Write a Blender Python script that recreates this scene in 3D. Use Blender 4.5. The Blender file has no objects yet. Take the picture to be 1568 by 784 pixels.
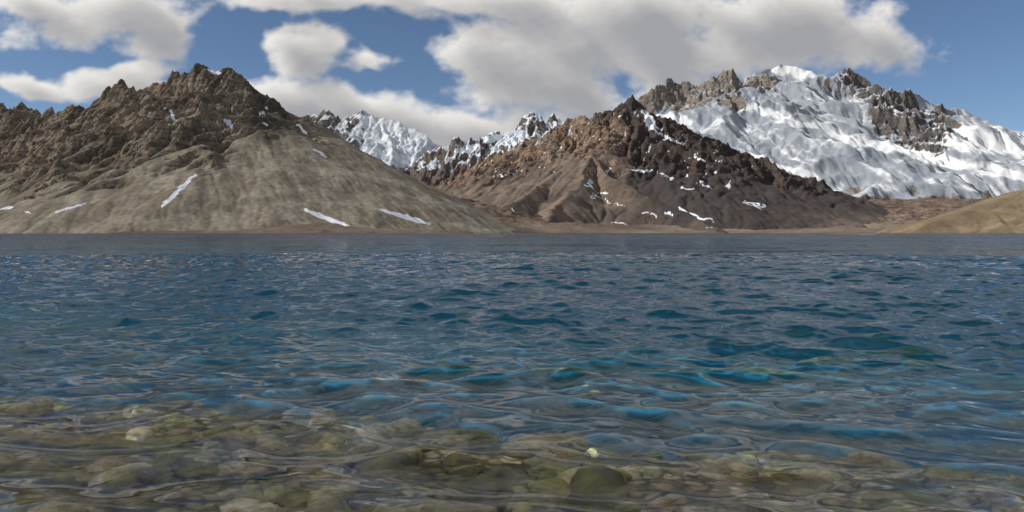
import bpy, math, numpy as np, bmesh, time
from mathutils import Vector
T0=time.time()
rng=np.random.default_rng(7)
scene=bpy.context.scene
F=1230.0; CX=784.0; HY=356.0; CAMH=1.5   # image-pixel constants: focal length, centre column, horizon row; then camera height

# ------------------------------------------------------------------ noise
PERM=np.concatenate([np.random.default_rng(3).permutation(256)]*2)
GA=np.random.default_rng(4).uniform(0,2*np.pi,256); GX=np.cos(GA); GY=np.sin(GA)
def perlin(x,y,seed=0):
    x=x+seed*17.31; y=y+seed*9.77
    xi=np.floor(x).astype(np.int64); yi=np.floor(y).astype(np.int64)
    xf=x-xi; yf=y-yi; xi&=255; yi&=255
    u=xf*xf*xf*(xf*(xf*6-15)+10); v=yf*yf*yf*(yf*(yf*6-15)+10)
    def g(ix,iy,dx,dy):
        h=PERM[(PERM[ix&255]+iy)&255]; return GX[h]*dx+GY[h]*dy
    a=g(xi,yi,xf,yf); b=g(xi+1,yi,xf-1,yf); c=g(xi,yi+1,xf,yf-1); d=g(xi+1,yi+1,xf-1,yf-1)
    return 1.4*((a*(1-u)+b*u)*(1-v)+(c*(1-u)+d*u)*v)
def fbm(x,y,o=5,seed=0,gain=0.5):
    s=0;a=1;t=0
    for i in range(o):
        s=s+a*perlin(x,y,seed+i*3); t+=a; a*=gain; x=x*2.03; y=y*2.03
    return s/t
def ridged(x,y,o=5,seed=0,gain=0.5):
    s=0;a=1;t=0;w=1
    for i in range(o):
        n=1-np.abs(perlin(x,y,seed+i*3)); n=n*n
        s=s+a*n*w; w=np.clip(n*1.5,0,1); t+=a; a*=gain; x=x*2.07; y=y*2.07
    return s/t
def rz(x,y,o=5,seed=0,gain=0.5,q=0.62):      # ridged noise, re-centred so that crests keep the height taken from image coordinates
    r=ridged(x,y,o,seed,gain); return r-np.quantile(r,q)
def sstep(a,b,x):
    t=np.clip((x-a)/(b-a),0,1); return t*t*(3-2*t)

def P3(p):   # (image x, image y, depth) -> metres
    x,y,D=p; return (D*(x-CX)/F, D, D*(HY-y)/F+CAMH)
def image_px(X,Y,Z):  # metres -> image x, y in pixels
    return CX+F*X/Y, HY-F*(Z-CAMH)/Y

def ridge_field(X,Y,polys,s0,L,s1):
    H=np.full(X.shape,-1e4)
    for poly in polys:
        pts=[P3(p) for p in poly]
        for a,b in zip(pts[:-1],pts[1:]):
            dx,dy=b[0]-a[0],b[1]-a[1]; l2=dx*dx+dy*dy+1e-6
            t=np.clip(((X-a[0])*dx+(Y-a[1])*dy)/l2,0,1)
            d=np.hypot(X-a[0]-t*dx,Y-a[1]-t*dy)
            z=a[2]+t*(b[2]-a[2])-(s0*L*(1-np.exp(-d/L))+s1*d)
            H=np.maximum(H,z)
    return H
def erode(h,cell,n,iters,steps,seed=1,K=4.0,er=0.25):
    r=np.random.default_rng(seed); H=(h/cell).copy(); ny,nx=H.shape; flat=H.ravel()
    hmin=-10/cell
    for it in range(iters):
        x=r.uniform(1,nx-3,n); y=r.uniform(1,ny-3,n)
        xi=x.astype(int); yi=y.astype(int); k=flat[yi*nx+xi]>hmin; x=x[k]; y=y[k]
        m=len(x); dx=np.zeros(m);dy=np.zeros(m);v=np.ones(m);w=np.ones(m);sed=np.zeros(m)
        for s in range(steps):
            xi=x.astype(int); yi=y.astype(int); fx=x-xi; fy=y-yi; i0=yi*nx+xi
            a=flat[i0];b=flat[i0+1];c=flat[i0+nx];d=flat[i0+nx+1]
            gx=(b-a)*(1-fy)+(d-c)*fy; gy=(c-a)*(1-fx)+(d-b)*fx
            ho=(a*(1-fx)+b*fx)*(1-fy)+(c*(1-fx)+d*fx)*fy
            dx=dx*0.15-gx*0.85; dy=dy*0.15-gy*0.85; l=np.hypot(dx,dy)+1e-6; dx/=l; dy/=l
            nxp=x+dx; nyp=y+dy
            ok=(nxp>1)&(nxp<nx-3)&(nyp>1)&(nyp<ny-3)
            nxp=np.where(ok,nxp,x); nyp=np.where(ok,nyp,y)
            xj=nxp.astype(int); yj=nyp.astype(int); gx2=nxp-xj; gy2=nyp-yj; j0=yj*nx+xj
            hn=(flat[j0]*(1-gx2)+flat[j0+1]*gx2)*(1-gy2)+(flat[j0+nx]*(1-gx2)+flat[j0+nx+1]*gx2)*gy2
            dh=hn-ho; cap=np.maximum(-dh,0.01)*v*w*K
            amt=np.where(dh>0,np.minimum(dh,sed),np.where(sed>cap,(sed-cap)*0.3,-np.minimum((cap-sed)*er,np.maximum(-dh,0)*0.6)))
            amt=np.clip(amt,-0.12,0.12)*ok
            sed=sed-amt
            for idx,wt in ((i0,(1-fx)*(1-fy)),(i0+1,fx*(1-fy)),(i0+nx,(1-fx)*fy),(i0+nx+1,fx*fy)):
                flat+=np.bincount(idx,weights=wt*amt,minlength=nx*ny)
            v=np.sqrt(np.clip(v*v-dh*1.0,0.05,9)); w*=0.985; x=nxp; y=nyp
    return flat.reshape(ny,nx)*cell
def blur(h,n=1):
    for _ in range(n):
        p=np.pad(h,1,mode='edge'); h=(p[:-2,1:-1]+p[2:,1:-1]+p[1:-1,:-2]+p[1:-1,2:]+4*h)/8
    return h

def grid_object(name,X,Y,Z,mat,attrs={},zmin=None,smooth=True):
    ny,nx=X.shape
    if 'u' in attrs:      # low-frequency colour variation fields
        attrs=dict(attrs); u=attrs.pop('u')
        attrs['va']=fbm((X+0.4*Z)/(190*u),(Y+Z)/(190*u),5,201,0.6)
        if 'vb' not in attrs: attrs['vb']=fbm((X+0.7*Z)/(60*u),(Y+Z)/(60*u),5,211,0.6)
    idx=np.arange(nx*ny).reshape(ny,nx)
    q=np.stack([idx[:-1,:-1],idx[:-1,1:],idx[1:,1:],idx[1:,:-1]],-1).reshape(-1,4)
    co=np.stack([X,Y,Z],-1).reshape(-1,3)
    at={k:v.ravel() for k,v in attrs.items()}
    if zmin is not None:
        zf=co[:,2]; q=q[(zf[q]>zmin).any(1)]
        used=np.zeros(len(co),bool); used[q.ravel()]=True
        mp=np.cumsum(used)-1; q=mp[q]; co=co[used]; at={k:v[used] for k,v in at.items()}
    me=bpy.data.meshes.new(name)
    me.vertices.add(len(co)); me.vertices.foreach_set('co',co.astype(np.float32).ravel())
    me.loops.add(q.size); me.loops.foreach_set('vertex_index',q.astype(np.int32).ravel())
    me.polygons.add(len(q)); me.polygons.foreach_set('loop_start',np.arange(0,q.size,4,dtype=np.int32))
    try: me.polygons.foreach_set('loop_total',np.full(len(q),4,dtype=np.int32))
    except Exception: pass
    me.update(calc_edges=True)
    me.polygons.foreach_set('use_smooth',np.full(len(q),smooth))
    for k,v in at.items():
        a=me.attributes.new(k,'FLOAT','POINT'); a.data.foreach_set('value',v.astype(np.float32))
    me.materials.append(mat); me.validate()
    ob=bpy.data.objects.new(name,me); scene.collection.objects.link(ob)
    return ob

# ------------------------------------------------------------------ node helper
class NT:
    def __init__(s,tree): s.t=tree; s.n=tree.nodes; s.l=tree.links
    def node(s,typ,**kw):
        n=s.n.new(typ)
        for k,v in kw.items(): setattr(n,k,v)
        return n
    def put(s,inp,v):
        if isinstance(v,bpy.types.NodeSocket): s.l.new(v,inp)
        elif v is not None: inp.default_value=v
    def math(s,op,a,b=None,c=None,clamp=False):
        n=s.node('ShaderNodeMath',operation=op); n.use_clamp=clamp
        s.put(n.inputs[0],a); s.put(n.inputs[1],b); s.put(n.inputs[2],c); return n.outputs[0]
    def vmath(s,op,a,b=None,scale=None,out=0):
        n=s.node('ShaderNodeVectorMath',operation=op); s.put(n.inputs[0],a); s.put(n.inputs[1],b)
        if scale is not None: s.put(n.inputs['Scale'],scale)
        return n.outputs[out]
    def noise(s,vec,scale,detail=5,rough=0.55,dist=0,color=False):
        n=s.node('ShaderNodeTexNoise'); s.put(n.inputs['Vector'],vec); n.inputs['Scale'].default_value=scale
        n.inputs['Detail'].default_value=detail; n.inputs['Roughness'].default_value=rough; n.inputs['Distortion'].default_value=dist
        return n.outputs['Color' if color else 'Fac']
    def mix(s,f,a,b,blend='MIX'):
        n=s.node('ShaderNodeMix',data_type='RGBA',blend_type=blend); s.put(n.inputs[0],f)
        s.put(n.inputs[6],a if isinstance(a,bpy.types.NodeSocket) else (*a,1)); s.put(n.inputs[7],b if isinstance(b,bpy.types.NodeSocket) else (*b,1))
        return n.outputs[2]
    def rng(s,v,a,b,c=0,d=1,smooth=True):
        n=s.node('ShaderNodeMapRange'); n.interpolation_type='SMOOTHSTEP' if smooth else 'LINEAR'
        s.put(n.inputs[0],v); n.inputs[1].default_value=a;n.inputs[2].default_value=b;n.inputs[3].default_value=c;n.inputs[4].default_value=d
        return n.outputs[0]
    def attr(s,name,out='Fac'):
        return s.node('ShaderNodeAttribute',attribute_name=name).outputs[out]
def newmat(name):
    m=bpy.data.materials.new(name); m.use_nodes=True; m.node_tree.nodes.clear(); nt=NT(m.node_tree)
    nt.out=nt.node('ShaderNodeOutputMaterial'); return m,nt

def mountain_mat(name,u,scree_a,scree_b,rock_a,rock_b,dark_rock_and_shade,snow=(0.78,0.80,0.84),bump=1.0,ice=(0.5,0.55,0.62)):
    """u: characteristic texel size in metres"""
    m,nt=newmat(name)
    pos=nt.node('ShaderNodeNewGeometry').outputs['Position']
    rock=nt.attr('rock'); sn=nt.attr('snow'); tint=nt.attr('tint'); va=nt.attr('va'); vb=nt.attr('vb')
    n2=nt.noise(pos,1/(8*u),4,0.70); n3=nt.noise(pos,1/(1.7*u),1,0.7)
    mp=nt.node('ShaderNodeMapping'); nt.put(mp.inputs[0],pos); mp.inputs['Rotation'].default_value=(0.35,0.5,0.2); mp.inputs['Scale'].default_value=(0.25,0.25,1.6)
    st=nt.noise(mp.outputs[0],1/(12*u),3,0.7)
    sc=nt.mix(nt.rng(vb,-0.2,0.25),scree_a,scree_b)
    sc=nt.mix(nt.rng(va,-0.02,0.3,0,0.55),sc,rock_b)
    sc=nt.mix(nt.rng(n2,0.42,0.70,0,0.5),sc,tuple(c*0.45 for c in scree_a))
    sc=nt.mix(nt.rng(n3,0.5,0.8,0,0.6),sc,tuple(c*0.4 for c in scree_a))
    rk=nt.mix(nt.rng(st,0.38,0.62),rock_a,rock_b)
    rk=nt.mix(nt.rng(va,0.0,0.25,0,0.5),rk,scree_a)
    rk=nt.mix(nt.rng(n2,0.50,0.66,0,0.85),rk,dark_rock_and_shade)
    rmask=nt.rng(nt.math('ADD',rock,nt.math('MULTIPLY',nt.math('SUBTRACT',n2,0.5),1.3)),0.38,0.62)
    col=nt.mix(rmask,sc,rk)
    col=nt.mix(nt.math('MULTIPLY',tint,1.0,clamp=True),col,nt.mix(0.80,col,dark_rock_and_shade))  # tint darkens the colour: rock tone variation plus painted-in shade
    smask=nt.rng(nt.math('ADD',sn,nt.math('MULTIPLY',nt.math('SUBTRACT',n2,0.5),0.7)),0.40,0.60)
    sncol=nt.mix(nt.rng(nt.math('ADD',vb,nt.math('MULTIPLY',nt.math('SUBTRACT',n2,0.5),0.4)),-0.12,0.28),snow,ice)
    col=nt.mix(smask,col,sncol)
    b=nt.node('ShaderNodeBsdfDiffuse'); nt.put(b.inputs['Color'],col); b.inputs['Roughness'].default_value=0.6
    hgt=nt.math('ADD',nt.math('MULTIPLY',n2,7.0*u),nt.math('MULTIPLY',n3,2.2*u))
    bstr=nt.math('MULTIPLY',nt.math('ADD',nt.math('MULTIPLY',rmask,0.8),0.2),nt.math('SUBTRACT',1,nt.math('MULTIPLY',smask,0.78)))
    bp=nt.node('ShaderNodeBump'); nt.put(bp.inputs['Strength'],bstr); bp.inputs['Distance'].default_value=bump; nt.put(bp.inputs['Height'],hgt)
    nt.l.new(bp.outputs[0],b.inputs['Normal']); nt.l.new(b.outputs[0],nt.out.inputs[0])
    return m

def make_grid(x0,x1,y0,y1,c):
    return np.meshgrid(np.arange(x0,x1,c),np.arange(y0,y1,c))
def capsules(px,py,segs,seed=0):
    m=np.full(px.shape,-9.0)
    for (ax,ay,bx,by,w) in segs:
        dx,dy=bx-ax,by-ay; t=np.clip(((px-ax)*dx+(py-ay)*dy)/(dx*dx+dy*dy+1e-6),0,1)
        d=np.hypot(px-ax-t*dx,py-ay-t*dy); ww=w*(0.55+0.9*t*(1-t)*2)
        m=np.maximum(m,1-d/ww)
    return np.clip(m*1.3,-1,1)
def slope_of(Z,c):
    gy,gx=np.gradient(Z,c); return np.hypot(gx,gy),gx,gy
def ribs(X,Y,ang,l1,l2,seed,o=4,warp=0.5):
    """rock ribs: ridged noise elongated along the fall line direction 'ang'"""
    ca,sa=math.cos(ang),math.sin(ang)
    u=(X*ca+Y*sa); v=(-X*sa+Y*ca)+warp*l2*2*fbm(X/(l2*3),Y/(l2*3),3,seed+70)
    return rz(u/l1,v/l2,o,seed,0.5)

# ------------------------------------------------------------------ left rocky mountain
c=2.7
X,Y=make_grid(-2150,40,1330,2800,c)
wx=X+fbm(X/170,Y/170,4,11)*30; wy=Y+fbm(X/170,Y/170,4,23)*30
crest=[(-120,150,2750),(-40,158,2700),(0,163,2650),(30,158,2600),(50,160,2600),(75,165,2560),(100,178,2500),(115,172,2450),(135,160,2420),(150,150,2400),(180,141,2380),(195,127,2360),(210,133,2350),(225,127,2350),(265,122,2320),(290,112,2310),(305,105,2300),(332,96,2300),(345,102,2280),(365,125,2260),(400,146,2230),(440,172,2200),(480,207,2160),(520,236,2120),(560,265,2070),(595,293,2010),(635,324,1930),(665,346,1860)]
sp=[[(332,97,2300),(318,140,2180),(295,175,2080),(240,215,1960),(180,255,1820),(130,300,1680)],
    [(332,97,2300),(352,150,2160),(345,205,1990),(338,250,1850),(360,305,1690)],
    [(345,103,2280),(385,160,2170),(430,195,2060)],
    [(195,127,2360),(160,175,2230),(95,215,2080),(20,255,1950),(-60,290,1800)],
    [(240,124,2340),(225,175,2200),(150,222,2050),(80,262,1900),(30,305,1740)],
    [(100,178,2500),(40,210,2300),(-60,240,2150)]]
H=ridge_field(wx,wy,[crest]+sp,0.36,130,0.50)
px,py=image_px(X,Y,H)
rl=np.interp(px,[-200,0,100,180,250,330,360,400,440,480,560,712],[285,290,285,265,240,258,215,190,190,200,225,262])
rn=fbm((X*0.8-Y*0.6)/38,(X*0.6+Y*0.8)/150,5,5)          # scree chutes between the crags
rock=sstep(-20,24,rl-py+rn*70+fbm(X/130,Y/130,4,15)*30)*sstep(700,420,px+fbm(X/90,Y/90,3,6)*60)
rock=rock*(1-0.85*sstep(0.08,0.28,rn)*sstep(120,170,py))
rock=np.where(Y>2300,np.maximum(rock,0.8*sstep(200,320,H)),rock)
H=H+rock*(rz(wx/210,wy/210,4,31,0.5)*70+ribs(X,Y,0.93,170,48,41)*46)+(1-rock)*(fbm(X/110,Y/110,4,3)*9)
He=erode(H,c,20000,6,60,1)
soft=blur(He,3)
H=rock*(0.7*He+0.3*H)+(1-rock)*(0.38*soft+0.62*blur(H,2))
H=H+rock*(ribs(X,Y,0.75,60,17,51)*11+ribs(X,Y,2.3,22,10,57,3)*6.5)+(1-rock)*fbm(X/14,Y/14,3,58)*1.0
Hs=blur(H,8)
sl,gx,gy=slope_of(H,c)
px,py=image_px(X,Y,H)
segs=[(248,316,300,267,5),(466,321,550,354,5.5),(578,320,659,343,5),(85,325,133,311,2.5),(0,321,20,317,3),(346,183,356,196,5),(402,188,410,192,3),(262,170,268,185,4),(455,190,470,205,3),(38,324,46,326,2),(480,228,500,240,2.5),(318,106,338,113,5)]
snow=capsules(px+fbm(X/15,Y/15,3,9)*5,py+fbm(X/15,Y/15,3,19)*3,segs)
cr=sstep(0.52,0.62,fbm(X/28,Y/28,4,77)*0.5+0.5)*sstep(-0.5,-3.5,H-Hs)*(py<210)
snow=np.maximum(snow,cr*0.9)
rockm=np.clip(rock*0.75+sstep(0.8,1.2,sl)*0.4,0,1)
strk=sstep(0.0,0.35,fbm((px-330-0.45*(py-100))/ (6+0.10*np.clip(py,90,360)),py/120,4,63))*(1-rock)*0.42     # darker debris streaks running down the fan
tint=np.clip(sstep(0,-6,H-Hs)*0.7+strk+rock*(0.20+0.6*sstep(-0.10,0.25,fbm(X/120,Y/120,4,8)))+0.7*sstep(370,400,px)*sstep(480,430,px)*sstep(235,200,py+fbm(X/60,Y/60,3,4)*25),0,0.95)  # last term paints the shadow right of the peak into the colour
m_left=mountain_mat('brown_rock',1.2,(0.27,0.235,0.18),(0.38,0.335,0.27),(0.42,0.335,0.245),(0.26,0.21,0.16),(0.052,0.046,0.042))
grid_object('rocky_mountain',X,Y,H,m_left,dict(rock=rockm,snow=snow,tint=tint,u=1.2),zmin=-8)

# ------------------------------------------------------------------ middle dark ridge
c=5
X,Y=make_grid(-1200,2800,2250,4900,c)
wx=X+fbm(X/260,Y/260,4,12)*50; wy=Y+fbm(X/260,Y/260,4,24)*50
crest=[(600,330,4900),(640,312,4850),(680,287,4700),(715,260,4600),(745,243,4450),(780,230,4350),(805,216,4300),(830,206,4200),(850,198,4150),(870,189,4100),(900,181,4050),(920,180,4000),(935,170,3950),(950,160,3900),(967,150,3900),(985,160,3880),(1000,190,3850),(1040,214,3750),(1080,238,3650),(1130,258,3550),(1180,276,3480),(1250,298,3400),(1330,318,3300),(1400,333,3200),(1460,345,3100)]
sp=[[(967,152,3900),(935,205,3650),(890,240,3400),(840,275,3100),(790,305,2850),(740,330,2650),(700,350,2500)],
    [(985,165,3860),(960,215,3600),(905,238,3300),(940,270,3050),(990,300,2850),(1050,330,2650),(1110,348,2500)],
    [(905,238,3300),(880,280,2950),(850,320,2650),(830,345,2450)],
    [(870,189,4100),(820,235,3800),(760,270,3500),(700,300,3300)],
    [(805,214,4300),(740,267,4000),(690,293,3700),(650,320,3500)],
    [(1040,214,3750),(1060,262,3400),(1120,300,3050),(1180,330,2800),(1230,348,2600)],
    [(1130,258,3550),(1180,298,3200),(1260,328,2900),(1320,345,2650)]]
H=ridge_field(wx,wy,[crest]+sp,0.34,190,0.44)
px,py=image_px(X,Y,H)
rl=np.interp(px,[500,640,760,850,960,1060,1130,1250,1400],[300,300,275,255,250,280,285,290,295])
rn=fbm((X*0.8-Y*0.6)/70,(X*0.6+Y*0.8)/260,5,5)
rock=sstep(-20,24,rl-py+fbm(X/200,Y/200,5,15)*30+rn*60)
rock*=1-0.7*sstep(0.15,0.35,rn)*sstep(170,210,py)
H=H+rock*(rz(wx/300,wy/300,4,31,0.5)*85+ribs(X,Y,1.15,280,78,41)*52)+(1-rock)*(fbm(X/170,Y/170,5,3)*24)
He=erode(H,c,20000,6,55,2)
H=rock*(0.7*He+0.3*H)+(1-rock)*(0.5*blur(He,2)+0.5*blur(H,1))
H=H+rock*(ribs(X,Y,1.0,100,30,51)*14+ribs(X,Y,2.4,42,19,57,3)*8)+(1-rock)*fbm(X/30,Y/30,3,58)*2.4
Hs=blur(H,7); sl,gx,gy=slope_of(H,c); px,py=image_px(X,Y,H)
segs=[(1008,318,1030,331,2.5),(1042,320,1088,339,3),(897,278,906,284,6),(938,336,965,350,2.2),(985,324,1010,338,2),(908,346,926,351,2),(786,322,789,341,4.5),(692,329,716,329,2.2),(1112,278,1118,294,4),(1040,286,1060,292,2.5),(1142,308,1170,318,2),(912,292,935,298,1.5),(960,260,1000,262,3),(1010,266,1030,276,3),(1065,282,1090,288,2.5),(1080,345,1092,348,1.5),(1395,318,1412,332,2),(988,172,1003,198,12),(1003,200,1040,220,4),(1060,236,1080,248,3),(760,262,765,275,2),(905,300,960,316,1.3)]
snow=capsules(px+fbm(X/60,Y/60,4,9)*16,py+fbm(X/60,Y/60,4,19)*10,segs)
cr=sstep(0.5,0.6,fbm(X/60,Y/60,4,77)*0.5+0.5)*sstep(-0.5,-5,H-Hs)*(py<275)
snow=np.maximum(snow,cr)
rockm=np.clip(rock*0.8+sstep(0.8,1.2,sl)*0.4,0,1)
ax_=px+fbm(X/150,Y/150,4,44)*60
dark=sstep(930,975,ax_-0.25*(py-160))*sstep(345,285,py)  # shade on the ridge's right flank, painted into the rock colour
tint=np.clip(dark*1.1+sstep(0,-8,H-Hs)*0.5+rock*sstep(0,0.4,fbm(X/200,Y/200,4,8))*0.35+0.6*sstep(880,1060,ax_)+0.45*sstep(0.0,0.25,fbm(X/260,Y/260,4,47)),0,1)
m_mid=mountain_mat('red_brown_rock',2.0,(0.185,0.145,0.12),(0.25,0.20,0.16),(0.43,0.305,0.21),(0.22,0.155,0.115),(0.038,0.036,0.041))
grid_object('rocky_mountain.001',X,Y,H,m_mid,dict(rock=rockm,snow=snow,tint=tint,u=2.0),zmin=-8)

# ------------------------------------------------------------------ jagged far ridge in the valley
c=8
X,Y=make_grid(-1900,1500,4900,7200,c)
wx=X+fbm(X/260,Y/260,4,13)*50; wy=Y+fbm(X/260,Y/260,4,25)*50
crest=[(520,275,6300),(560,268,6250),(590,262,6200),(625,250,6200),(655,236,6200),(680,226,6200),(700,209,6200),(728,206,6250),(742,200,6300),(770,201,6350),(790,187,6400),(800,178,6400),(812,168,6400),(822,176,6400),(836,193,6400),(846,187,6400),(851,173,6400),(858,177,6400),(866,187,6400),(900,193,6500),(960,200,6500),(1020,200,6500)]
sp=[[(700,213,6200),(690,245,5900),(660,277,5600),(640,302,5300)],[(742,203,6300),(725,240,5900),(700,272,5500)],[(625,250,6200),(615,272,5900),(605,297,5500)],[(790,190,6400),(770,217,6100),(740,247,5800)]]
H=ridge_field(wx,wy,[crest]+sp,0.75,160,0.50)
H=H+rz(wx/260,wy/260,4,31,0.5)*60+ribs(X,Y,1.45,260,70,41)*60
H=0.5*erode(H,c,14000,5,40,3)+0.5*H
H=H+ribs(X,Y,1.2,90,36,51)*24
Hs=blur(H,5); sl,gx,gy=slope_of(Hs,c); px,py=image_px(X,Y,H)
snow=0.9*sstep(1.3,0.85,sl)*sstep(290,235,py)+0.4*sstep(0.3,0.6,fbm(X/200,Y/200,4,8)+0.4)*sstep(285,225,py)-0.5*sstep(6,14,blur(H,1)-blur(H,6))
snow=np.maximum(snow,capsules(px+fbm(X/90,Y/90,3,9)*10,py+fbm(X/90,Y/90,3,19)*5,[(745,214,800,206,11),(700,232,730,224,9)]))
rockm=np.full(X.shape,0.9); tint=np.full(X.shape,0.15)
m_val=mountain_mat('grey_rock',3.2,(0.18,0.15,0.13),(0.22,0.19,0.165),(0.27,0.22,0.185),(0.16,0.135,0.125),(0.08,0.074,0.076))
grid_object('jagged_mountain_ridge',X,Y,H,m_val,dict(rock=rockm,snow=snow,tint=tint,u=3.2),zmin=-8)

# ------------------------------------------------------------------ central far snowy mountain
c=12
X,Y=make_grid(-4000,900,7600,10600,c)
wx=X+fbm(X/300,Y/300,4,14)*60; wy=Y+fbm(X/300,Y/300,4,26)*60
crest=[(400,198,9600),(440,184,9600),(465,178,9600),(480,172,9600),(497,164,9600),(508,172,9600),(525,178,9600),(540,172,9600),(552,167,9600),(565,175,9600),(580,178,9600),(600,185,9550),(620,190,9500),(640,198,9450),(655,205,9400),(668,217,9400),(690,240,9400),(760,235,9500),(830,235,9500)]
sp=[[(497,171,9600),(505,205,9100),(515,240,8600)],[(552,174,9600),(545,200,9200),(540,235,8700),(550,260,8200)],[(580,183,9600),(600,215,9100),(600,245,8500)],[(655,209,9400),(640,235,8900)],[(465,184,9600),(450,215,9100)]]
H=ridge_field(wx,wy,[crest]+sp,0.55,260,0.52)
px,py=image_px(X,Y,H); lf=sstep(560,525,px+fbm(X/200,Y/200,4,6)*25)
H=H+(0.5+0.5*lf)*(rz(wx/420,wy/420,4,31,0.5)*120+ribs(X,Y,1.4,400,110,41)*90)
H=0.4*erode(H,c,12000,4,40,4)+0.6*H
H=H+(0.15+0.85*lf)*ribs(X,Y,1.2,140,50,51)*38
Hs=blur(H,5); sl,gx,gy=slope_of(Hs,c); px,py=image_px(X,Y,H)
snow=(1-lf)*(0.95-0.35*sstep(0.95,1.4,sl))+lf*(0.75*sstep(1.25,0.75,sl)+0.08)
snow=snow-0.5*(1-lf)*sstep(-6,8,12-np.abs(px-545-0.2*(py-190)))*sstep(0.0,0.3,fbm(X/120,Y/120,4,5)+0.1)
snow*=sstep(268,246,py)
rockm=np.full(X.shape,0.9); tint=np.full(X.shape,0.15)
m_far=mountain_mat('far_grey_rock',5,(0.22,0.2,0.19),(0.26,0.24,0.23),(0.29,0.26,0.24),(0.19,0.175,0.175),(0.11,0.11,0.12),snow=(0.74,0.76,0.79),ice=(0.50,0.54,0.59))
grid_object('snowy_mountain',X,Y,H,m_far,dict(rock=rockm,snow=snow,tint=tint,u=5),zmin=-8)

# ------------------------------------------------------------------ big right snow mountain
c=10
X,Y=make_grid(700,7600,4900,9300,c)
wx=X+fbm(X/420,Y/420,4,15)*70; wy=Y+fbm(X/420,Y/420,4,27)*70
c1=[(930,188,7900),(970,168,7850),(990,148,7800),(1000,135,7800),(1015,129,7800),(1040,127,7800),(1060,125,7800),(1075,129,7800),(1090,121,7800),(1100,111,7800),(1108,109,7800),(1118,119,7850),(1128,125,7950),(1140,124,8100),(1150,117,8250),(1165,109,8400),(1180,104,8500),(1200,103,8500),(1225,103,8500),(1250,105,8500),(1275,108,8500),(1300,111,8450),(1320,117,8400),(1345,124,8350),(1365,138,8300),(1380,148,8250),(1400,156,8200),(1420,168,8150),(1440,181,8100),(1455,192,8100),(1480,200,8200),(1510,203,8300),(1540,203,8400),(1568,199,8500),(1640,190,8600),(1720,200,8700)]
sp=[[(1185,107,8500),(1130,150,8000),(1085,185,7500),(1060,215,7000),(1080,250,6400)],
    [(1240,107,8500),(1225,160,7900),(1190,205,7300),(1200,250,6700),(1230,280,6200)],
    [(1290,114,8450),(1320,170,7800),(1345,215,7200),(1400,262,6600),(1420,290,6100)],
    [(1365,142,8300),(1400,190,7800),(1440,230,7200),(1520,265,6600)],
    [(1540,206,8400),(1540,235,7700),(1580,260,7000)],
    [(1100,114,7800),(1075,165,7400),(1060,200,7100)],[(1015,132,7800),(1010,170,7450),(1020,210,7100)]]
H=ridge_field(wx,wy,[c1]+sp,0.30,300,0.46)
px,py=image_px(X,Y,H)
qx=px+fbm(X/330,Y/330,5,35)*55; qy=py+fbm(X/330,Y/330,5,36)*40
rk=sstep(1148,1130,qx)*sstep(185,158,qy)
band=(qx-1300)*0.62-(qy-118)*0.78          # rocky band running down right from the summit shoulder
rk=np.maximum(rk,sstep(-34,0,band)*sstep(60,30,band)*sstep(250,215,qy)*sstep(1480,1440,qx))
rk=np.maximum(rk,sstep(26,6,np.hypot((qx-1165)/1.3,qy-124)))
rk=np.maximum(rk,sstep(296,314,qy))
rk=np.clip(rk,0,1)
H=H+rz(wx/700,wy/700,3,61,0.45)*190+(0.20+0.80*rk)*rz(wx/420,wy/420,4,31,0.5)*105+(0.22+0.78*rk)*ribs(X,Y,1.25,480,125,41)*90
He=erode(H,c,16000,5,50,5)
H=rk*(0.6*He+0.4*H)+(1-rk)*(0.35*He+0.65*blur(H,1))
H=H+(0.06+rk*0.94)*ribs(X,Y,1.05,150,50,51)*32
Hs=blur(H,4); sl,gx,gy=slope_of(Hs,c); px,py=image_px(X,Y,H)
lowline=np.interp(px,[900,1000,1100,1200,1260,1330,1420,1568],[200,215,265,299,314,302,312,325])
snow=1.0*sstep(16,-16,py-lowline+fbm(X/260,Y/260,5,61)*34)
snow=snow-rk*(0.34+0.45*sstep(0.65,1.05,sl))+0.3*rk*sstep(-2,-14,H-blur(H,14))
fl=fbm((X+0.3*Y)/60,(Y)/420,5,92)      # wind / fall line streaking
snow=np.clip(snow+fl*0.50*(1-rk)+fbm(X/260,Y/260,5,91)*0.38*(1-rk)-0.12*sstep(0.9,1.25,sl)-0.08*sstep(180,260,py)*(1-rk),-0.2,1.2)
rockm=np.clip(0.45+rk,0,1); tint=np.clip(rk*sstep(1200,1260,px)*0.7,0,1)
jx=px+fbm(X/300,Y/300,4,95)*30; jy=py+fbm(X/300,Y/300,4,96)*16     # fresh snow fields; the rest is dirty glacier ice
fresh=capsules(jx,jy,[(1185,110,1255,112,14),(1120,160,1230,186,12),(1230,186,1330,222,9),(1330,222,1568,270,14),(1440,205,1640,235,26),(1080,215,1130,250,9),(1150,240,1290,290,8),(1005,175,1060,190,10)])
vb=0.24-0.50*np.clip(fresh,0,1)+fl*0.5+fbm(X/240,Y/240,5,97)*0.35
m_right=mountain_mat('glaciated_rock',4.5,(0.19,0.165,0.15),(0.24,0.21,0.185),(0.33,0.28,0.23),(0.21,0.18,0.165),(0.075,0.073,0.08),snow=(0.74,0.75,0.76),ice=(0.29,0.315,0.355))
grid_object('snowy_mountain.001',X,Y,H,m_right,dict(rock=rockm,snow=snow,tint=tint,u=4.5,vb=vb),zmin=-8)

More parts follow.
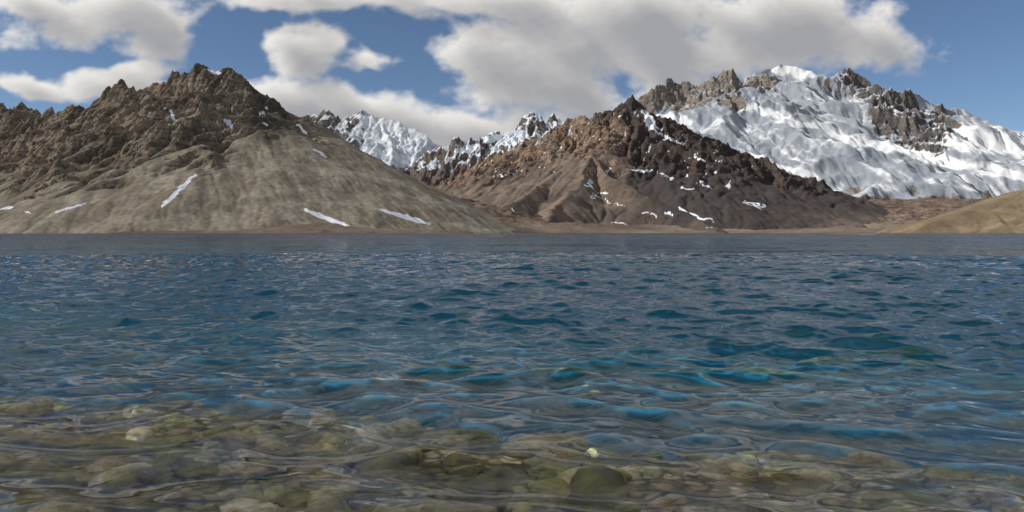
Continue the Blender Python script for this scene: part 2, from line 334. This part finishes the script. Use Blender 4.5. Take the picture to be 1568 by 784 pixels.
# ------------------------------------------------------------------ tan hill on the right shore
c=4
X,Y=make_grid(850,2700,1650,3000,c)
polys=[[(1400,354,2050),(1440,338,2100),(1500,318,2150),(1568,292,2200),(1640,265,2300),(1750,240,2400)],[(1568,292,2200),(1600,325,2000)],[(1500,318,2150),(1530,340,2000)]]
H=ridge_field(X+fbm(X/200,Y/200,3,3)*30,Y,polys,0.1,100,0.32)+fbm(X/120,Y/120,5,9)*8
H=0.4*erode(H,c,9000,4,40,6)+0.6*H
m_hill=mountain_mat('dry_grass_hill_soil',1.3,(0.20,0.155,0.10),(0.26,0.20,0.13),(0.20,0.155,0.105),(0.15,0.12,0.085),(0.09,0.07,0.05))
z0=np.zeros_like(X); grid_object('hill',X,Y,H,m_hill,dict(rock=z0+0.1,snow=z0-1,tint=z0+0.45*sstep(-0.1,0.2,fbm(X/70,Y/70,4,10)),u=1.3),zmin=-8)

# ------------------------------------------------------------------ ground: valley floor / moraines reaching the horizon
th=np.linspace(-1.15,1.15,800); rr=1350*np.exp(np.linspace(0,math.log(40000/1350),560))
TH,R=np.meshgrid(th,rr); X=R*np.sin(TH); Y=R*np.cos(TH)
shore=np.interp(X,[-4000,-2200,-1200,-700,-350,-100,60,300,900,1400,1700,2400,4000],[1500,1430,1480,1430,1440,1800,2150,2420,2520,2500,2300,2100,2000])+fbm(X/160,X*0+3,4,2)*35
e=Y-shore
up=np.clip(e,0,None)
Z=np.where(e<0,e*0.12,0.9*(1-np.exp(-up/12))+250*(1-np.exp(-up*0.10/250))*1.15)
mor=sstep(60,500,up)
Z=Z+mor*(fbm(X/300,Y/300,6,71)*38+rz(X/130,Y/130,5,72)*26)+sstep(0,60,up)*fbm(X/40,Y/40,4,73)*3
Z=np.maximum(Z,-14.0)
rockm=0.25+0.3*mor+0.3*fbm(X/100,Y/100,4,74)
tint=sstep(-0.1,0.3,fbm(X/600,Y/600,4,75))*0.7
snow=np.full(X.shape,-1.0)
m_gr=mountain_mat('moraine_ground',2.2,(0.20,0.155,0.125),(0.25,0.205,0.165),(0.21,0.145,0.11),(0.15,0.11,0.09),(0.07,0.056,0.05))
grid_object('ground',X,Y,Z,m_gr,dict(rock=rockm,snow=snow,tint=tint,u=2.2))
print('terrain',time.time()-T0)

# ------------------------------------------------------------------ lake bed
def bed_z(X,Y):
    y=np.clip(Y-3.7,-3.5,None)
    d=np.where(y>0,0.13+0.05*y+0.020*y*y,0.13+0.17*y)
    d=np.where(y>0,d*np.clip(1+0.13*X*np.clip(6/np.maximum(Y,1),0,1),0.55,1.9),d)
    d=np.where(d>3,3+11*(1-np.exp(-(d-3)/11)),d)
    z=-d+0.16*np.exp(-((X-1.15)**2/0.8+(Y-5.6)**2/0.5))
    amp=np.clip(d,0.15,1)
    return z+fbm(X/2.2,Y/2.2,4,81)*0.42*amp+fbm(X/0.35,Y/0.35,3,82)*0.03
th=np.linspace(-1.2,1.2,900); rr=0.4*np.exp(np.linspace(0,math.log(2700/0.4),900))
TH,R=np.meshgrid(th,rr); X=R*np.sin(TH); Y=R*np.cos(TH)
Zb=np.where(R>150,-13.5,bed_z(X,Y))
mb,nt=newmat('lake_bed_gravel')
pos=nt.node('ShaderNodeNewGeometry').outputs['Position']
sep=nt.node('ShaderNodeSeparateXYZ'); nt.put(sep.inputs[0],pos)
depth=nt.math('MULTIPLY',sep.outputs[2],-1)
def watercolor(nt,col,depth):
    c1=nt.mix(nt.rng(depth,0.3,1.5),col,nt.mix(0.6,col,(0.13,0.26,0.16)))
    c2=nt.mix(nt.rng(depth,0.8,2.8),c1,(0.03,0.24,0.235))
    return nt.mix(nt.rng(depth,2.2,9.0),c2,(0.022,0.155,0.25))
vo=nt.node('ShaderNodeTexVoronoi'); vo.inputs['Scale'].default_value=8; nt.put(vo.inputs['Vector'],pos)
hsv=nt.node('ShaderNodeSeparateColor'); nt.put(hsv.inputs[0],vo.outputs['Color'])
g=nt.mix(hsv.outputs[0],(0.17,0.145,0.10),(0.56,0.49,0.35)); g=nt.mix(nt.rng(hsv.outputs[1],0.8,0.9),g,(0.38,0.27,0.20))
g=nt.mix(nt.rng(nt.noise(pos,1.2,3),0.36,0.62,0,0.65),g,(0.29,0.28,0.10))
g=nt.mix(nt.rng(vo.outputs['Distance'],0.35,0.6,0,0.8),g,(0.05,0.05,0.035))
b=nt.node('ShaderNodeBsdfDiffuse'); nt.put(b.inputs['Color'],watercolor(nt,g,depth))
bp=nt.node('ShaderNodeBump'); bp.invert=True; bp.inputs['Distance'].default_value=0.04; bp.inputs['Strength'].default_value=0.8
nt.put(bp.inputs['Height'],vo.outputs['Distance']); nt.l.new(bp.outputs[0],b.inputs['Normal'])
nt.l.new(b.outputs[0],nt.out.inputs[0])
bed=grid_object('lake_bed',X,Y,Zb,mb)

# ------------------------------------------------------------------ submerged stones (one object)
bm=bmesh.new(); bmesh.ops.create_icosphere(bm,subdivisions=3,radius=1); sv=np.array([v.co for v in bm.verts]); sf=np.array([[v.index for v in f.verts] for f in bm.faces]); bm.free()
N=1900; V=[];Fc=[];A=[]
for i in range(N):
    y=2.2+ (rng.random()**1.15)*9.5; x=rng.uniform(-0.85,0.85)*(y+0.8)
    r=0.045+0.20*rng.random()**2.2
    if rng.random()<0.08 and y>4.8: r*=2.0
    p=sv.copy()
    for k in range(13):
        n=rng.normal(size=3); n/=np.linalg.norm(n); cc=rng.uniform(0.4,0.78)
        dd=p@n-cc; p-=np.outer(np.maximum(dd,0)*0.97,n)
    p+=0.03*np.sin(sv*rng.uniform(4,7)+rng.uniform(0,6,3))
    p*=r*np.array([rng.uniform(0.8,1.7),rng.uniform(0.8,1.4),rng.uniform(0.35,0.6)])
    a=rng.uniform(0,6.28); R2=np.array([[math.cos(a),-math.sin(a),0],[math.sin(a),math.cos(a),0],[0,0,1]])
    p=p@R2.T
    zb=float(bed_z(np.array([x]),np.array([y]))[0])
    p+=np.array([x,y,min(zb+r*0.12,-0.03-r*0.6) if y>3.6 else zb+r*0.1])
    V.append(p);Fc.append(sf+i*len(sv));A.append(np.full(len(sv),rng.random()))
V=np.concatenate(V);Fc=np.concatenate(Fc);A=np.concatenate(A)
me=bpy.data.meshes.new('submerged_stones'); me.from_pydata(V.tolist(),[],Fc.tolist()); me.polygons.foreach_set('use_smooth',np.full(len(Fc),True))
at=me.attributes.new('stone','FLOAT','POINT'); at.data.foreach_set('value',A.astype(np.float32))
ms,nt=newmat('stone'); pos=nt.node('ShaderNodeNewGeometry').outputs['Position']
sep=nt.node('ShaderNodeSeparateXYZ'); nt.put(sep.inputs[0],pos); depth=nt.math('MULTIPLY',sep.outputs[2],-1)
ramp=nt.node('ShaderNodeValToRGB'); nt.put(ramp.inputs[0],nt.attr('stone')); cr=ramp.color_ramp; cr.interpolation='CONSTANT'
cols=[(0,(0.38,0.33,0.22)),(0.2,(0.14,0.13,0.10)),(0.40,(0.48,0.42,0.28)),(0.58,(0.36,0.25,0.19)),(0.68,(0.32,0.31,0.13)),(0.88,(0.60,0.54,0.42))]
cr.elements[0].color=(*cols[0][1],1); cr.elements[1].position=cols[1][0]; cr.elements[1].color=(*cols[1][1],1)
for p_,c_ in cols[2:]:
    e_=cr.elements.new(p_); e_.color=(*c_,1)
col=nt.mix(nt.rng(nt.noise(pos,7,4,0.65),0.38,0.60,0,0.75),ramp.outputs[0],(0.19,0.18,0.05))
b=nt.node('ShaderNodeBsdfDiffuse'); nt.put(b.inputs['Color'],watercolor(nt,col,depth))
bp=nt.node('ShaderNodeBump'); bp.inputs['Distance'].default_value=0.02; nt.put(bp.inputs['Height'],nt.noise(pos,22,4,0.65)); nt.l.new(bp.outputs[0],b.inputs['Normal'])
nt.l.new(b.outputs[0],nt.out.inputs[0]); me.materials.append(ms)
stones=bpy.data.objects.new('submerged_stones',me); scene.collection.objects.link(stones)

# ------------------------------------------------------------------ water
ra=2.0*np.exp(np.arange(0,math.log(60/2.0),0.0027)); rb=60*np.exp(np.linspace(0,math.log(2700/60),350))[1:]
rr=np.concatenate([[0.6,1.2,1.6],ra,rb]); 
th=np.concatenate([np.linspace(-1.2,-0.72,60)[:-1],np.linspace(-0.72,0.72,620),np.linspace(0.72,1.2,60)[1:]])
TH,R=np.meshgrid(th,rr); X=R*np.sin(TH); Y=R*np.cos(TH)
spac=np.gradient(rr)[:,None]*np.ones_like(TH)
Z=np.zeros_like(X); DX=np.zeros_like(X); DY=np.zeros_like(X); CU=np.zeros_like(X)
NW=110; r2=np.random.default_rng(21)
lam=0.14*np.exp(r2.uniform(0,1,NW)*math.log(1.8/0.14))
patch=1+0.7*fbm(X/5.5,Y/3.5,3,55)
for i in range(NW):
    L=lam[i]; k=2*math.pi/L; ang=-math.pi/2-0.25+r2.normal()*0.62
    dx,dy=math.cos(ang),math.sin(ang)
    s=0.037*(0.35+0.65*min(1,(L/0.5)))*(1.0 if L<1.1 else 0.7)
    a=s/k*sstep(2.5,5.0,L/spac)*patch*np.where(R<8,0.55+0.45*R/8,1)
    if L<0.40: a=a*(0.3+0.7*sstep(4,12,R))
    ph=k*(dx*X+dy*Y)+r2.uniform(0,6.28)
    sn_=a*np.sin(ph); Z+=sn_; cs_=a*np.cos(ph)*0.95; DX+=dx*cs_; DY+=dy*cs_
    if L>0.25: CU+=k*k*sn_
Z+=sstep(20,60,R)*0.02*fbm(X/9,Y/5,3,91)
dep=np.clip(-bed_z(X,Y),0.15,1.5)
caustic=1/np.maximum(np.abs(1-0.6*dep*CU),0.08)       # thin-lens estimate of wave caustics, painted into the water's transparent colour
caustic=1+(np.clip(caustic,0.55,3.8)-1)*sstep(13,7,R)
caustic=caustic/np.mean(caustic[R<8])*1.3
caustic=np.where(R<13,caustic,1.2)
mw,nt=newmat('lake_water')
geo=nt.node('ShaderNodeNewGeometry'); pos=geo.outputs['Position']; nrm=geo.outputs['Normal']
dist=nt.vmath('LENGTH',pos,out=1)
mp=nt.node('ShaderNodeMapping'); nt.put(mp.inputs[0],pos); mp.inputs['Scale'].default_value=(0.55,1,1)
mp.inputs['Rotation'].default_value=(0,0,0.15)
def sl_(scale,det,amp):
    cc=nt.noise(mp.outputs[0],scale,det,0.6,0,color=True)
    return nt.vmath('SCALE',nt.vmath('SUBTRACT',cc,(0.5,0.5,0.5)),scale=amp)
s1=nt.vmath('ADD',sl_(1.6,2,1.6),sl_(0.12,3,0.9))
s1=nt.vmath('MULTIPLY',s1,(0.7,1.2,0.0))
s1=nt.vmath('SCALE',s1,scale=nt.rng(dist,14,75))
# tilt added to far-water normals, towards the near shore, to mirror higher sky
bias=nt.node('ShaderNodeCombineXYZ'); nt.put(bias.inputs[1],nt.rng(dist,25,350,0,-0.20))
nn=nt.vmath('NORMALIZE',nt.vmath('ADD',nt.vmath('ADD',nrm,s1),bias.outputs[0]))
rough=nt.rng(dist,30,300,0.01,0.12)
fr=nt.node('ShaderNodeFresnel'); fr.inputs['IOR'].default_value=1.333; nt.l.new(nn,fr.inputs['Normal'])
gl=nt.node('ShaderNodeBsdfGlossy'); nt.put(gl.inputs['Roughness'],rough); nt.l.new(nn,gl.inputs['Normal'])
rf=nt.node('ShaderNodeBsdfRefraction'); rf.inputs['IOR'].default_value=1.333; rf.inputs['Roughness'].default_value=0; nt.l.new(nn,rf.inputs['Normal'])
tr=nt.node('ShaderNodeBsdfTransparent')
cbn=nt.node('ShaderNodeCombineColor'); fa=nt.attr('caustic_tint'); [nt.put(cbn.inputs[i],fa) for i in range(3)]; nt.l.new(cbn.outputs[0],tr.inputs[0])
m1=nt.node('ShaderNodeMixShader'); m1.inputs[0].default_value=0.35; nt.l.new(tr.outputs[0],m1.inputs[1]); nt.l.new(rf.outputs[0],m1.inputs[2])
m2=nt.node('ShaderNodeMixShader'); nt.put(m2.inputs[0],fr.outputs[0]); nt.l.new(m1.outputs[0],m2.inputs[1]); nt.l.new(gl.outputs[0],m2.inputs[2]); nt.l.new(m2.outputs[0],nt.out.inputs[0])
water=grid_object('lake_water',X+DX,Y+DY,Z,mw,dict(caustic_tint=caustic))

# ------------------------------------------------------------------ light
to_sun=Vector((-0.92,-0.14,0.54)).normalized()
el=math.asin(to_sun.z); rot=math.atan2(to_sun.x,to_sun.y)
sd=bpy.data.lights.new('sun','SUN'); sd.energy=5.0; sd.angle=math.radians(0.5); sd.color=(1,0.95,0.87)
so=bpy.data.objects.new('sun',sd); scene.collection.objects.link(so); so.rotation_euler=(-to_sun).to_track_quat('-Z','Y').to_euler(); so.location=(0,0,500)
w=bpy.data.worlds.new('World'); scene.world=w; w.use_nodes=True; w.node_tree.nodes.clear()
nt=NT(w.node_tree); out=nt.node('ShaderNodeOutputWorld')
sky=nt.node('ShaderNodeTexSky',sky_type='NISHITA'); sky.sun_disc=False; sky.sun_elevation=el; sky.sun_rotation=rot; sky.altitude=3500; sky.air_density=1.0; sky.dust_density=0.7; sky.ozone_density=2.5
b1=nt.node('ShaderNodeBackground'); nt.l.new(sky.outputs[0],b1.inputs[0]); b1.inputs[1].default_value=0.088; nt.l.new(b1.outputs[0],out.inputs[0])

# ------------------------------------------------------------------ cloud layer on a sky dome
blobs=[(150,28,140,44,-8),(250,52,66,30,-10),(60,5,80,26,0),(463,82,60,40,-10),(440,66,32,24,0),(566,94,44,20,0),
 (800,108,125,66,14),(730,88,62,38,0),(880,70,100,66,0),(870,140,110,38,10),(520,-6,190,20,0),(760,5,150,24,0),(990,30,140,64,0),(1180,42,200,58,0),(1320,60,95,38,8),(1010,110,75,44,0),(1110,92,80,26,0),
 (40,134,90,18,10),(175,122,100,20,-14),(250,142,90,20,0),(440,162,115,36,12),(560,170,125,38,10),(650,198,145,32,8),(740,205,110,24,0),(1040,75,100,28,0)]
def billow(x,y,o,seed,gain=0.5):
    s=0;a=1;t=0
    for i in range(o):
        s=s+a*(1-2.2*np.abs(perlin(x,y,seed+i*5))); t+=a; a*=gain; x=x*2.1; y=y*2.1
    return s/t
def cloud_front(px,py):
    m=np.full(px.shape,-9.0)
    wxp=px+fbm(px/90,py/70,3,301)*30; wyp=py+fbm(px/90,py/70,3,311)*18
    for (x,y,rx,ry,rd) in blobs:
        t=math.radians(rd); dx=wxp-x; dy=wyp-y
        a=(dx*math.cos(t)+dy*math.sin(t))/rx; b=(-dx*math.sin(t)+dy*math.cos(t))/ry
        v=1-np.sqrt(a*a+b*b); m=np.log(np.exp(np.clip(m,-5,2)*9)+np.exp(np.clip(v,-5,2)*9))/9
    m=np.clip(m,-1.5,0.8)
    return m*1.0-0.06+fbm(px/120,py/80,6,321,0.52)*0.66+billow(px/95,py/70,5,331,0.46)*0.30
def cloud_gen(D):
    q=D[...,2]+0.28; u=D[...,0]/q*1.6; v=D[...,1]/q*1.6
    return fbm(u*1.1,v*1.1,6,341,0.55)*1.7+0.10+billow(u*3,v*3,4,351)*0.15
azf=np.arange(-0.72,0.72,0.0014); azc=np.linspace(0.72,2*math.pi-0.72,230); az=np.concatenate([azf,azc])
elf=np.arange(-0.01,0.33,0.0014); elc=np.linspace(0.33,math.pi/2,60); ele=np.concatenate([elf,elc])
AZ,EL=np.meshgrid(az,ele)
D=np.stack([np.sin(AZ)*np.cos(EL),np.cos(AZ)*np.cos(EL),np.sin(EL)],-1)
fy=np.maximum(D[...,1],0.05); PX=CX+F*D[...,0]/fy; PY=HY-F*D[...,2]/fy
front=sstep(0.86,0.70,np.abs(np.where(AZ>math.pi,AZ-2*math.pi,AZ)))*sstep(0.40,0.30,EL)
fm=front>0; gm=front<1
def dens(px,py,D):
    r=np.zeros_like(px)
    r[fm]=cloud_front(np.clip(px[fm],-900,2500),np.clip(py[fm],-700,500))*front[fm]
    r[gm]+=cloud_gen(D[gm])*(1-front[gm])
    return r
d0=dens(PX,PY,D)
sv_=np.array(to_sun); tau=np.zeros_like(d0)
for i,stp in enumerate((8,20,36,60)):
    Dn=D+sv_*stp/F*1.2; Dn/=np.linalg.norm(Dn,axis=-1,keepdims=True)
    tau+=np.clip(dens(PX-stp*0.70,PY-stp*0.72,Dn)+0.02,0,1.0)*(0.6+0.22*i)
thick=np.clip(d0,0,1.2)
lit=0.80*np.exp(-0.55*tau)+0.20*np.exp(-0.6*thick)
ql=np.quantile(lit[d0>0.1],[0.03,0.95]); lit=np.clip((lit-ql[0])/(ql[1]-ql[0]),0,1)
alpha=sstep(-0.14,0.46,d0+fbm(PX/22,PY/16,4,371)*0.20*front)**0.85
sunang=np.clip((D@sv_),-1,1); alpha*=sstep(math.cos(math.radians(18)),math.cos(math.radians(30)),sunang)
RD=60000.0
mc,nt=newmat('cloud_vapour')
rampn=nt.node('ShaderNodeValToRGB'); nt.put(rampn.inputs[0],nt.attr('lit')); e=rampn.color_ramp.elements
e[0].position=0.0; e[0].color=(0.36,0.365,0.39,1); e[1].position=1.0; e[1].color=(0.86,0.84,0.80,1); em=rampn.color_ramp.elements.new(0.45); em.color=(0.60,0.585,0.57,1)
em_=nt.node('ShaderNodeEmission'); nt.l.new(rampn.outputs[0],em_.inputs[0]); tb=nt.node('ShaderNodeBsdfTransparent')
mx_=nt.node('ShaderNodeMixShader'); nt.put(mx_.inputs[0],nt.attr('alpha')); nt.l.new(tb.outputs[0],mx_.inputs[1]); nt.l.new(em_.outputs[0],mx_.inputs[2]); nt.l.new(mx_.outputs[0],nt.out.inputs[0])
try: mc.cycles.emission_sampling='NONE'
except Exception as ex: print(ex)
grid_object('sky',D[...,0]*RD,D[...,1]*RD,D[...,2]*RD,mc,dict(alpha=alpha,lit=lit))

# ------------------------------------------------------------------ camera
cam=bpy.data.cameras.new('camera'); co=bpy.data.objects.new('camera',cam); scene.collection.objects.link(co)
co.location=(0,0,CAMH); co.rotation_euler=(math.radians(90),0,0); cam.sensor_width=36; cam.lens=36*F/1568; cam.shift_y=-36/1568; cam.clip_start=0.1; cam.clip_end=100000
scene.camera=co
scene.view_settings.view_transform='Standard'; scene.view_settings.look='None'; scene.view_settings.exposure=0
print('total',time.time()-T0)
